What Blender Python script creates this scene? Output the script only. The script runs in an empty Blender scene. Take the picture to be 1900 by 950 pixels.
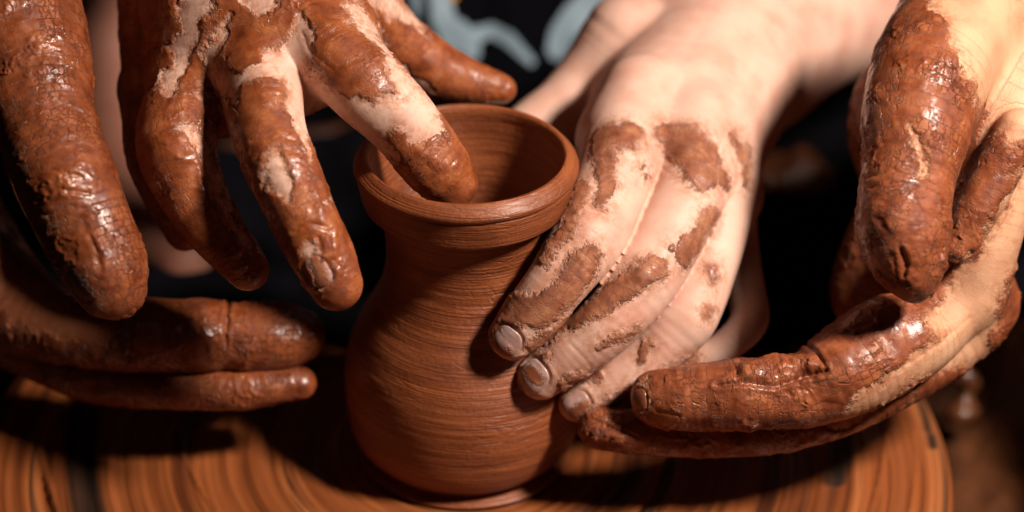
import bpy, math, time
import numpy as np
T0 = time.time()
# ------------------------------------------------------------------ camera (centimetre authoring, metres in the scene)
S = 0.01
FPX = 4900.0                       # focal length in pixels of the 1900 px wide photograph
ELEV = math.radians(32.0); ROLL = math.radians(0.8)
RIMH = 9.65
fwd = np.array([0, math.cos(ELEV), -math.sin(ELEV)])
right0 = np.array([1.0, 0, 0]); up0 = np.cross(right0, fwd)
right = right0*math.cos(ROLL) + up0*math.sin(ROLL)
up = -right0*math.sin(ROLL) + up0*math.cos(ROLL)
xc, yc = (865-950)/FPX*70.0, (475-283)/FPX*70.0
CAM = np.array([0, 0, RIMH]) - 70.0*fwd - xc*right - yc*up

def W(px, py, d):
    """world point (cm) seen at photograph pixel px,py at distance d along the view axis"""
    px = np.asarray(px, float); py = np.asarray(py, float); d = np.asarray(d, float)
    return CAM + d[..., None]*fwd + ((px-950)/FPX*d)[..., None]*right + ((475-py)/FPX*d)[..., None]*up
def PX(P):
    q = P - CAM; d = q@fwd
    return 950+FPX*(q@right)/d, 475-FPX*(q@up)/d, d

sc = bpy.context.scene
COL = sc.collection
cam_d = bpy.data.cameras.new('camera'); cam = bpy.data.objects.new('camera', cam_d); COL.objects.link(cam)
import mathutils
M = mathutils.Matrix([[right[0], up[0], -fwd[0], CAM[0]*S], [right[1], up[1], -fwd[1], CAM[1]*S], [right[2], up[2], -fwd[2], CAM[2]*S], [0, 0, 0, 1]])
cam.matrix_world = M
cam_d.sensor_width = 36; cam_d.lens = 36*FPX/1900.0
cam_d.clip_start = 0.02; cam_d.clip_end = 50
cam_d.dof.use_dof = True; cam_d.dof.focus_distance = 0.688; cam_d.dof.aperture_fstop = 5.0
sc.camera = cam
sc.view_settings.view_transform = 'Standard'; sc.view_settings.look = 'None'
sc.cycles.diffuse_bounces = 2; sc.cycles.max_bounces = 6
sc.view_settings.exposure = 0.0; sc.view_settings.gamma = 1.0; sc.view_settings.use_curve_mapping = False
# ------------------------------------------------------------------ world and lamps
wd = bpy.data.worlds.new('World'); sc.world = wd; wd.use_nodes = True
wd.node_tree.nodes['Background'].inputs[0].default_value = (1.0, 0.62, 0.42, 1)
wd.node_tree.nodes['Background'].inputs[1].default_value = 0.002
def area(name, pos, target, size, watts, col):
    l = bpy.data.lights.new(name, 'AREA'); l.shape = 'DISK'; l.size = size*S; l.energy = watts; l.color = col
    o = bpy.data.objects.new(name, l); COL.objects.link(o)
    p = mathutils.Vector([c*S for c in pos]); t = mathutils.Vector([c*S for c in target])
    o.location = p; o.rotation_euler = (t-p).to_track_quat('-Z', 'Y').to_euler()
    return o
area('key_lamp', (42, -23, 59), (2, -1, 6), 10, 9.8, (1.0, 0.86, 0.75))
area('fill_lamp', (-50, -70, 60), (0, 0, 5), 30, 0.05, (1.0, 0.72, 0.55))

# ------------------------------------------------------------------ numpy helpers
rng = np.random.RandomState(7)
_perm = np.concatenate([rng.permutation(256)]*3).astype(np.int32)
_g = rng.normal(size=(256, 3)).astype(np.float32); _g /= np.linalg.norm(_g, axis=1)[:, None]
def pn(P):
    P = np.asarray(P, np.float32); i = np.floor(P).astype(np.int32); f = P-i; i &= 255
    fx, fy, fz = (np.ascontiguousarray(f[:, k]) for k in range(3)); ix, iy, iz = (np.ascontiguousarray(i[:, k]) for k in range(3))
    ux, uy, uz = (q*q*q*(q*(q*6-15)+10) for q in (fx, fy, fz))
    px_ = (_perm[ix], _perm[ix+1])
    xs = []
    for dx in (0, 1):
        ys = []
        for dy in (0, 1):
            pxy = _perm[px_[dx]+iy+dy]; zs = []
            for dz in (0, 1):
                h = _perm[pxy+iz+dz]
                zs.append(_gx[h]*(fx-dx)+_gy[h]*(fy-dy)+_gz[h]*(fz-dz))
            ys.append(zs[0]+uz*(zs[1]-zs[0]))
        xs.append(ys[0]+uy*(ys[1]-ys[0]))
    return (xs[0]+ux*(xs[1]-xs[0]))*1.5
_gx, _gy, _gz = (np.ascontiguousarray(_g[:, k]) for k in range(3))
def fbm(P, o=3):
    a = 1.0; r = 0; t = 0
    for k in range(o):
        r = r + a*pn(P*(2.03**k)+17.3*k); t += a; a *= 0.5
    return r/t
def sstep(a, b, x):
    t = np.clip((x-a)/(b-a), 0, 1); return t*t*(3-2*t)
def catmull(A, n):
    A = np.asarray(A, float); m = len(A)
    if m < 3:
        t = np.linspace(0, 1, n*(m-1)+1)[:, None]; return A[0]*(1-t)+A[-1]*t
    out = []
    for i in range(m-1):
        p0 = A[i-1] if i > 0 else 2*A[0]-A[1]; p1 = A[i]; p2 = A[i+1]; p3 = A[i+2] if i+2 < m else 2*A[-1]-A[-2]
        for k in range(n):
            t = k/n
            out.append(0.5*((2*p1)+(-p0+p2)*t+(2*p0-5*p1+4*p2-p3)*t*t+(-p0+3*p1-3*p2+p3)*t**3))
    out.append(A[-1]); return np.array(out)

def mesh_obj(name, V, F, mat, parent=None, attrs=None, smooth=True):
    me = bpy.data.meshes.new(name)
    V = np.asarray(V, np.float32)*S; F = np.asarray(F, np.int32)
    k = F.shape[1]
    me.vertices.add(len(V)); me.vertices.foreach_set('co', V.ravel())
    me.loops.add(F.size); me.loops.foreach_set('vertex_index', F.ravel())
    me.polygons.add(len(F)); me.polygons.foreach_set('loop_start', np.arange(0, F.size, k, dtype=np.int32))
    me.polygons.foreach_set('loop_total', np.full(len(F), k, np.int32))
    me.update(calc_edges=True)
    if smooth: me.polygons.foreach_set('use_smooth', np.ones(len(F), bool))
    for an, a in (attrs or {}).items():
        a = np.asarray(a, np.float32)
        if a.ndim == 1:
            at = me.attributes.new(an, 'FLOAT', 'POINT'); at.data.foreach_set('value', a)
        else:
            at = me.attributes.new(an, 'FLOAT_VECTOR', 'POINT'); at.data.foreach_set('vector', a.ravel())
    me.materials.append(mat); me.update()
    o = bpy.data.objects.new(name, me); COL.objects.link(o)
    if parent is not None: o.parent = parent
    return o
def tag(o, label=None, cat=None, group=None, kind=None):
    for k, v in (('label', label), ('category', cat), ('group', group), ('kind', kind)):
        if v: o[k] = v
    return o
def empty(name, label, cat, group=None):
    o = bpy.data.objects.new(name, None); COL.objects.link(o); o.empty_display_size = 0.02
    return tag(o, label, cat, group)

def vnormals(V, F):
    a = V[F[:, 2]]-V[F[:, 0]]; b = V[F[:, 3]]-V[F[:, 1]]
    n = np.cross(a, b); N = np.zeros_like(V)
    for k in range(4):
        for c in range(3): N[:, c] += np.bincount(F[:, k], n[:, c], len(V))
    return N/(np.linalg.norm(N, axis=1)[:, None]+1e-12)
def subdiv(V, F):
    nV = len(V); E = np.stack([F, np.roll(F, -1, 1)], 2).reshape(-1, 2); Es = np.sort(E, 1)
    key = Es[:, 0].astype(np.int64)*nV+Es[:, 1]
    uq, idx, inv = np.unique(key, return_index=True, return_inverse=True)
    ev = (V[Es[idx, 0]]+V[Es[idx, 1]])*0.5; fv = V[F].mean(1)
    inv = inv.reshape(-1, 4)+nV; c = nV+len(uq)+np.arange(len(F))
    VV = np.concatenate([V, ev, fv])
    FF = np.concatenate([np.stack([F[:, k], inv[:, k], c, inv[:, (k+3) % 4]], 1) for k in range(4)])
    return VV, FF
def surface_nets(D, lo, h):
    s = D < 0
    c = np.zeros(tuple(np.array(D.shape)-1), np.int8)
    for dx in (0, 1):
        for dy in (0, 1):
            for dz in (0, 1):
                c += s[dx:s.shape[0]-1+dx, dy:s.shape[1]-1+dy, dz:s.shape[2]-1+dz]
    I = np.argwhere((c > 0) & (c < 8)); idx = -np.ones(c.shape, np.int32); idx[tuple(I.T)] = np.arange(len(I))
    acc = np.zeros((len(I), 3)); cnt = np.zeros(len(I))
    cor = [(x, y, z) for x in (0, 1) for y in (0, 1) for z in (0, 1)]
    val = {k: D[I[:, 0]+k[0], I[:, 1]+k[1], I[:, 2]+k[2]] for k in cor}
    for a in cor:
        for ax in range(3):
            if a[ax] == 0:
                b = list(a); b[ax] = 1; b = tuple(b)
                va, vb = val[a], val[b]; m = (va < 0) != (vb < 0)
                t = va/(va-vb+1e-12); p = np.tile(np.array(a, float), (len(I), 1)); p[:, ax] = t
                acc[m] += p[m]; cnt[m] += 1
    V = lo+(I+acc/cnt[:, None])*h
    Fs = []
    for ax in range(3):
        sl0 = [slice(1, -1)]*3; sl1 = [slice(1, -1)]*3; sl0[ax] = slice(0, -1); sl1[ax] = slice(1, None)
        A = s[tuple(sl0)]; B = s[tuple(sl1)]; u, v = (ax+1) % 3, (ax+2) % 3
        for flip in (0, 1):
            J = np.argwhere((A & ~B) if not flip else (~A & B))
            J = J+1; J[:, ax] -= 1
            q = []
            for du, dv in ((-1, -1), (0, -1), (0, 0), (-1, 0)):
                K = J.copy(); K[:, u] += du; K[:, v] += dv; q.append(idx[tuple(K.T)])
            q = np.stack(q, 1)
            Fs.append(q[:, ::-1] if flip else q)
    F = np.concatenate(Fs); F = F[(F >= 0).all(1)]
    return V, F

# ------------------------------------------------------------------ hands: chains of tapered bones blended into one skin
class Chain:
    def __init__(s, pts, palm=False, n=6):
        P = W([p[0] for p in pts], [p[1] for p in pts], [p[2] for p in pts])
        r = np.array([p[3]*p[2]/FPX for p in pts])
        A = catmull(np.column_stack([P, r]), n)
        s.P = A[:, :3].astype(np.float32); s.r = A[:, 3].astype(np.float32); s.palm = palm
        s.lo = (s.P-s.r[:, None]).min(0); s.hi = (s.P+s.r[:, None]).max(0)
        L = np.r_[0, np.cumsum(np.linalg.norm(np.diff(s.P, axis=0), axis=1))]; s.L = L[-1]-L   # distance from the tip
        T = np.gradient(s.P, axis=0); T /= np.linalg.norm(T, axis=1)[:, None]
        u = np.cross(T, fwd); u /= np.linalg.norm(u, axis=1)[:, None]; s.u = u; s.v = np.cross(T, u)
    def ev(s, X, full=False):
        q = np.maximum(np.maximum(s.lo-X, X-s.hi), 0); bd = np.sqrt((q*q).sum(1))
        D = bd+0.8; near = bd < 1.0 if not full else np.ones(len(X), bool)
        Y = X[near]; best = np.full(len(Y), 1e3, np.float32); arg = np.zeros(len(Y), np.int32); tt = np.zeros(len(Y), np.float32)
        for i in range(len(s.P)-1):
            a = s.P[i]; ab = s.P[i+1]-a; l2 = float(ab@ab)+1e-9; y = Y-a
            t = np.clip((y@ab)/l2, 0, 1); w = y-t[:, None]*ab
            d = np.sqrt((w*w).sum(1))-(s.r[i]+t*(s.r[i+1]-s.r[i]))
            m = d < best; best[m] = d[m]
            if full: arg[m] = i; tt[m] = t[m]
        D = D.astype(np.float32); D[near] = best
        if not full: return D
        i = arg; t = tt[:, None]; c = s.P[i]*(1-t)+s.P[i+1]*t; w = X-c
        u = s.u[i]*(1-t)+s.u[i+1]*t; v = s.v[i]*(1-t)+s.v[i+1]*t
        return D, np.column_stack([s.L[i]*(1-tt)+s.L[i+1]*tt, (w*u).sum(1), (w*v).sum(1)])
    def seg_init(s):
        s.A = s.P[:-1]; s.AB = s.P[1:]-s.P[:-1]; s.L2 = (s.AB**2).sum(1)+1e-9; s.RM = np.maximum(s.r[:-1], s.r[1:]); s.Rm = np.minimum(s.r[:-1], s.r[1:])
    def segs(s, c, rad):
        t = np.clip(((c-s.A)*s.AB).sum(1)/s.L2, 0, 1); d = np.linalg.norm(c-s.A-t[:, None]*s.AB, axis=1)
        lb = d-s.RM-rad; ub = (d-s.Rm+rad).min(); return np.nonzero(lb <= ub)[0], lb.min()
    def ev_local(s, X, ids):
        best = None
        for i in ids:
            ab = s.AB[i]; y = X-s.A[i]; t = np.clip((y@ab)/s.L2[i], 0, 1); w = y-t[:, None]*ab
            d = np.sqrt((w*w).sum(1))-(s.r[i]+t*(s.r[i+1]-s.r[i])); best = d if best is None else np.minimum(best, d)
        return best
def smin(a, b, k):
    h = np.clip(0.5+0.5*(b-a)/k, 0, 1); return b+(a-b)*h-k*h*(1-h)
class Hand:
    def __init__(s, fingers, palm, kp=0.9, kf=0.35, kff=0.05):
        s.F = [Chain(f) for f in fingers]; s.Pm = [Chain(p, True) for p in palm]; s.kp, s.kf, s.kff = kp, kf, kff
    def blocks(s, X, size=1.1):
        I = np.floor(X/size).astype(np.int64)+500; key = (I[:, 0]*1000+I[:, 1])*1000+I[:, 2]
        o = np.argsort(key, kind='stable'); ks = key[o]; b = np.r_[0, np.nonzero(np.diff(ks))[0]+1, len(ks)]
        for i in range(len(b)-1): yield o[b[i]:b[i+1]]
    def f(s, X):
        X = np.asarray(X, np.float32); p = None
        if len(X) > 3000:
            for c in s.F+s.Pm: c.seg_init()
            R_ = np.empty(len(X), np.float32)
            for ix in s.blocks(X):
                Y = X[ix]; lo = Y.min(0); hi = Y.max(0); c0 = (lo+hi)/2; rad = float(np.linalg.norm(hi-lo))/2
                p = g = None
                for c in s.Pm:
                    ids, lb = c.segs(c0, rad)
                    if lb > 1.6: d = np.full(len(Y), lb, np.float32)
                    else: d = c.ev_local(Y, ids)
                    p = d if p is None else smin(p, d, s.kp)
                for c in s.F:
                    ids, lb = c.segs(c0, rad)
                    if lb > 1.0: d = np.full(len(Y), lb, np.float32)
                    else: d = c.ev_local(Y, ids)
                    g = d if g is None else smin(g, d, s.kff)
                R_[ix] = smin(p, g, s.kf) if (p is not None and g is not None) else (p if g is None else g)
            return R_
        for c in s.Pm:
            d = c.ev(X); p = d if p is None else smin(p, d, s.kp)
        g = None
        for c in s.F:
            d = c.ev(X); g = d if g is None else smin(g, d, s.kff)
        return smin(p, g, s.kf) if (p is not None and g is not None) else (p if g is None else g)
    def coords(s, X):
        X = np.asarray(X, np.float32); best = None
        if len(X) > 3000:
            out = np.zeros((len(X), 3), np.float32)
            for ix in s.blocks(X): out[ix] = s.coords_local(X[ix])
            return out
        return s.coords_local(X)
    def coords_local(s, Y):
        lo = Y.min(0); hi = Y.max(0); c0 = (lo+hi)/2; rad = float(np.linalg.norm(hi-lo))/2; best = None
        for c in s.F+s.Pm: c.seg_init()
        cand = []
        for k, c in enumerate(s.F+s.Pm):
            ids, lb = c.segs(c0, rad); cand.append((lb+(0.25 if c.palm else 0), k, c, ids))
        ubm = min(a[0] for a in cand)+2*rad+0.6
        for lb, k, c, ids in cand:
            if lb > ubm: continue
            for i in ids:
                ab = c.AB[i]; y = Y-c.A[i]; t = np.clip((y@ab)/c.L2[i], 0, 1); w = y-t[:, None]*ab
                d = np.sqrt((w*w).sum(1))-(c.r[i]+t*(c.r[i+1]-c.r[i]))+(0.25 if c.palm else 0)
                tt = t[:, None]; u = c.u[i]*(1-tt)+c.u[i+1]*tt; v = c.v[i]*(1-tt)+c.v[i+1]*tt
                o = np.column_stack([c.L[i]*(1-t)+c.L[i+1]*t, (w*u).sum(1), (w*v).sum(1)])+k*3.7
                if best is None: best, out = d, o
                else: m = d < best; best = np.where(m, d, best); out = np.where(m[:, None], o, out)
        return out
    def coords_old(s, X):
        X = np.asarray(X, np.float32); best = None
        for k, c in enumerate(s.F+s.Pm):
            d, w = c.ev(X, True); d = d+(0.25 if c.palm else 0)
            if best is None: best, out = d, w
            else:
                m = d < best; best = np.where(m, d, best); out = np.where(m[:, None], w+k*3.7, out)
        return out
    def grad(s, X):
        e = 0.02; return np.stack([(s.f(X+np.eye(3)[k]*e)-s.f(X-np.eye(3)[k]*e))/(2*e) for k in range(3)], 1)
    def hit(s, px, py, d0=58., d1=95.):
        d = d0
        for _ in range(200):
            x = W(px, py, d)[None]; v = float(s.f(x)[0])
            if v < 0.002: break
            d += v*0.9
            if d > d1: return None
        return x[0]
    def build(s, h, lo=None, hi=None):
        L = np.min([c.lo for c in s.F+s.Pm], 0)-0.5; H = np.max([c.hi for c in s.F+s.Pm], 0)+0.5
        n = (np.ceil((H-L)/(4*h))).astype(int)
        ax = [L[k]+(np.arange(n[k])+0.5)*4*h-0.5*h for k in range(3)]
        G = np.stack(np.meshgrid(*ax, indexing='ij'), -1).reshape(-1, 3)
        C = s.f(G); D = np.repeat(np.repeat(np.repeat(C.reshape(n), 4, 0), 4, 1), 4, 2)
        act = np.argwhere(np.abs(C.reshape(n)) < 4*h*1.35)
        o = np.stack(np.meshgrid(*[np.arange(4)]*3, indexing='ij'), -1).reshape(-1, 3)
        I = (act[:, None, :]*4+o[None]).reshape(-1, 3)
        D[tuple(I.T)] = s.f(L+I*h)
        return surface_nets(D, L, h)

def stroke_sd(px, py, pts):
    """signed distance (pixels, positive inside) to a brush stroke [(x, y, r), ...]"""
    best = np.full(len(px), -1e4)
    if len(pts) == 1: pts = pts*2
    for (x0, y0, r0), (x1, y1, r1) in zip(pts[:-1], pts[1:]):
        dx, dy = x1-x0, y1-y0; l = dx*dx+dy*dy+1e-6
        t = np.clip(((px-x0)*dx+(py-y0)*dy)/l, 0, 1)
        best = np.maximum(best, r0+t*(r1-r0)-np.hypot(px-x0-t*dx, py-y0-t*dy))
    return best
def make_hand(hand, mat, parent, label, h=0.155, base=-40, ops=(), grooves=(), ridges=(), nails=(), thick=0.05, lump=0.02, wr=0.0015, name='hand', sub=2, nail_mat=None, warp=9.0, bulges=()):
    V, F = hand.build(h)
    N = vnormals(V, F)
    for lv in range(sub-1):
        V, F = subdiv(V, F); N = vnormals(V, F)
        V = V-hand.f(V)[:, None]*N
    # last refinement only where the photograph looks: in the frame and not facing away
    N = vnormals(V, F); px, py, _ = PX(V); vis = (px > -70) & (px < 1970) & (py > -70) & (py < 1020) & (((V-CAM)*N).sum(1) < 20)
    sel = vis[F].any(1); nV = len(V); V2, F2 = subdiv(V, F[sel]); rest = F[~sel]
    E = np.stack([F[sel], np.roll(F[sel], -1, 1)], 2).reshape(-1, 2); E.sort(1); uq = np.unique(E[:, 0].astype(np.int64)*nV+E[:, 1])
    E = np.stack([rest, np.roll(rest, -1, 1)], 2).reshape(-1, 2); E.sort(1); rq = np.unique(E[:, 0].astype(np.int64)*nV+E[:, 1])
    hang = np.nonzero(np.isin(uq, rq))[0]; ha, hb, hang = uq[hang]//nV, uq[hang] % nV, hang+nV
    V, F = V2, np.concatenate([F2, rest]); N = vnormals(V, F); V = V-hand.f(V)[:, None]*N
    N = vnormals(V, F)
    wc = hand.coords(V)
    px, py, dd = PX(V)
    nz = fbm(V*1.6, 3); nz2 = fbm(V*1.6+31, 3)
    qx = px+nz*warp*3; qy = py+nz2*warp*3
    clay = np.full(len(V), float(base))
    for op, st in ops:
        sd = stroke_sd(qx, qy, st)
        clay = np.maximum(clay, sd) if op == 'add' else np.minimum(clay, -sd)
    nzs = fbm(V*6, 2)
    m = sstep(-3, 5, clay+nzs*9)
    disp = m*thick*(1.0+0.35*fbm(V*1.6+5, 2)+0.6*sstep(0.10, 0.35, fbm(V*0.7+3, 2))*fbm(V*2.6+5, 2))
    rid = (1-np.abs(fbm(np.column_stack([wc[:, 0]*3.2, wc[:, 1]*1.1, wc[:, 2]*1.1]), 2))*2.2)*sstep(-0.05, 0.2, fbm(V*0.8+40, 2))
    disp += m*lump*(rid-0.5)
    wp = V*1.5+0.6*np.stack([nz, nz2, nzs], 1); fl = (1-np.abs(fbm(wp+70, 2))*1.6).clip(0, 1)**7
    zone = sstep(0.02, 0.22, fbm(V*0.75+90, 2))
    disp += m*zone*fl*lump*1.7
    disp += 0.010*fbm(V*1.3, 2)
    disp += wr*(1-m*0.5)*fbm(np.column_stack([wc[:, 0]*9, wc[:, 1]*2.2, wc[:, 2]*2.2]), 2)
    for st, depth in grooves:
        sd = stroke_sd(px+nzs*4, py+nzs*3, st); disp -= depth*sstep(-2.5, 3, sd)
        disp += depth*0.35*np.exp(-((sd+7)/4.0)**2)
    for st, ht in ridges:
        sd = stroke_sd(px+nz*8, py+nz2*8, st); disp += ht*sstep(-6, 9, sd)*(1+0.6*nzs)
    for bx, by, br, bh in bulges: disp += bh*np.exp(-((px-bx)**2+(py-by)**2)/(br*br))*(((V-CAM)*N).sum(1) < 0)
    fr = []
    for (nx, ny, tx, ty, hw, hl) in nails:
        c = hand.hit(nx, ny)
        if c is None: continue
        n = hand.grad(c[None])[0]; n /= np.linalg.norm(n)
        d = (c-CAM)@fwd; a = tx*right-ty*up; a -= (a@n)*n; a /= np.linalg.norm(a); b = np.cross(a, n)
        w_, l_ = hw*d/FPX, hl*d/FPX
        q = V-c; near = (q*q).sum(1) < (2.2*max(w_, l_))**2
        qq = q[near]; uu = (qq@b)/w_; vv = (qq@a)/l_
        k = (np.abs(uu)**2.6+np.abs(vv)**2.6)**(1/2.6)
        fc = (N[near]@n) > 0
        disp[near] += fc*(-0.030*np.exp(-((k-1.02)/0.13)**2)-0.006*(k < 1)+0.022*np.exp(-((k-1.32)/0.2)**2)*(vv < 0.7))
        fr.append((c, n, a, b, w_, l_))
    V = V+N*disp[:, None]; V[hang] = (V[ha]+V[hb])*0.5
    o = mesh_obj(name, V, F, mat, parent, {'clay': clay, 'wc': wc, 'pos': V})
    o['label'] = label
    for (c, n, a, b, w_, l_) in fr:
        nu, nv = 19, 23
        u, v = np.meshgrid(np.linspace(-1, 1, nu), np.linspace(-1, 1, nv), indexing='ij')
        # square to rounded nail outline
        k = np.maximum(np.abs(u), np.abs(v)); e = (np.abs(u)**2.8+np.abs(v)**2.8)**(1/2.8)+1e-9; g = k/e
        uu, vv = (u*g).ravel(), (v*g).ravel()
        X = c+uu[:, None]*b*w_+vv[:, None]*a*l_
        for _ in range(4): X = X-hand.f(X)[:, None]*n*0.9
        top = X+n*(0.028-0.012*uu[:, None]**2-0.010*np.maximum(-vv, 0)[:, None]**4*1.5); bot = X-n*0.05
        VV = np.concatenate([top, bot]); id_ = np.arange(nu*nv).reshape(nu, nv)
        q = np.stack([id_[:-1, :-1], id_[1:, :-1], id_[1:, 1:], id_[:-1, 1:]], -1).reshape(-1, 4)
        ring = np.concatenate([id_[:-1, 0], id_[-1, :-1], id_[1:, -1][::-1], id_[0, 1:][::-1]])
        r2 = np.roll(ring, -1); side = np.stack([ring, ring+nu*nv, r2+nu*nv, r2], 1)
        FF = np.concatenate([q, q[:, ::-1]+nu*nv, side])
        # orient outward
        f0 = VV[q[0]]; nn = np.cross(f0[2]-f0[0], f0[3]-f0[1])
        if nn@n < 0: FF = FF[:, ::-1]
        px, py, _ = PX(VV); cl = np.full(len(VV), -40.0)
        for op, st in ops:
            if op == 'nail': cl = np.maximum(cl, stroke_sd(px, py, st))
        mesh_obj('fingernail', VV, FF, nail_mat, o, {'clay': cl, 'wc': VV*1.0, 'pos': VV})
    print('hand', label[:40], len(F), round(time.time()-T0, 1))
    return o

# ------------------------------------------------------------------ materials
class NT:
    def __init__(s, name):
        s.m = bpy.data.materials.new(name); s.m.use_nodes = True; s.t = s.m.node_tree; s.n = s.t.nodes; s.l = s.t.links
        s.b = s.n['Principled BSDF']; s.out = s.n['Material Output']
    def put(s, sock, v):
        if isinstance(v, bpy.types.NodeSocket): s.l.new(v, sock)
        elif v is not None: sock.default_value = v
    def attr(s, name, out='Fac'):
        n = s.n.new('ShaderNodeAttribute'); n.attribute_name = name; return n.outputs[out]
    def math(s, op, a, b=None, c=None, clamp=False):
        n = s.n.new('ShaderNodeMath'); n.operation = op; n.use_clamp = clamp
        s.put(n.inputs[0], a); s.put(n.inputs[1], b)
        if c is not None: s.put(n.inputs[2], c)
        return n.outputs[0]
    def vmath(s, op, a, b=None, scale=None, out=0):
        n = s.n.new('ShaderNodeVectorMath'); n.operation = op; s.put(n.inputs[0], a)
        if b is not None: s.put(n.inputs[1], b)
        if scale is not None: s.put(n.inputs['Scale'], scale)
        return n.outputs[out]
    def noise(s, vec, scale=1, detail=4, rough=0.5, dist=0.0):
        n = s.n.new('ShaderNodeTexNoise'); s.put(n.inputs['Vector'], vec); s.put(n.inputs['Scale'], scale)
        n.inputs['Detail'].default_value = detail; n.inputs['Roughness'].default_value = rough; n.inputs['Distortion'].default_value = dist
        return n.outputs[0]
    def voro(s, vec, scale=1, feature='DISTANCE_TO_EDGE'):
        n = s.n.new('ShaderNodeTexVoronoi'); n.feature = feature; s.put(n.inputs['Vector'], vec); s.put(n.inputs['Scale'], scale); return n.outputs['Distance']
    def ramp(s, f, stops, interp='LINEAR'):
        n = s.n.new('ShaderNodeValToRGB'); n.color_ramp.interpolation = interp; e = n.color_ramp.elements
        while len(e) > 1: e.remove(e[-1])
        for i, (p, c) in enumerate(stops):
            el = e[0] if i == 0 else e.new(p); el.position = p; el.color = (*c, 1) if len(c) == 3 else (c[0],)*3+(1,)
        s.put(n.inputs[0], f); return n.outputs[0]
    def mr(s, f, a, b, c=0.0, d=1.0, smooth=True):
        n = s.n.new('ShaderNodeMapRange'); n.interpolation_type = 'SMOOTHSTEP' if smooth else 'LINEAR'
        s.put(n.inputs[0], f)
        for k, v in enumerate((a, b, c, d)): s.put(n.inputs[k+1], v)
        return n.outputs[0]
    def mix(s, f, a, b, blend='MIX'):
        n = s.n.new('ShaderNodeMix'); n.data_type = 'RGBA'; n.blend_type = blend
        s.put(n.inputs[0], f); s.put(n.inputs[6], (*a, 1) if isinstance(a, tuple) else a); s.put(n.inputs[7], (*b, 1) if isinstance(b, tuple) else b); return n.outputs[2]
    def mixf(s, f, a, b):
        n = s.n.new('ShaderNodeMix'); n.data_type = 'FLOAT'; s.put(n.inputs[0], f); s.put(n.inputs[2], a); s.put(n.inputs[3], b); return n.outputs[0]
    def bump(s, h, dist, strength=1.0, normal=None):
        n = s.n.new('ShaderNodeBump'); s.put(n.inputs['Height'], h); n.inputs['Distance'].default_value = dist; n.inputs['Strength'].default_value = strength
        if normal is not None: s.l.new(normal, n.inputs['Normal'])
        return n.outputs[0]
    def combine(s, x, y, z):
        n = s.n.new('ShaderNodeCombineXYZ'); s.put(n.inputs[0], x); s.put(n.inputs[1], y); s.put(n.inputs[2], z); return n.outputs[0]

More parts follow.
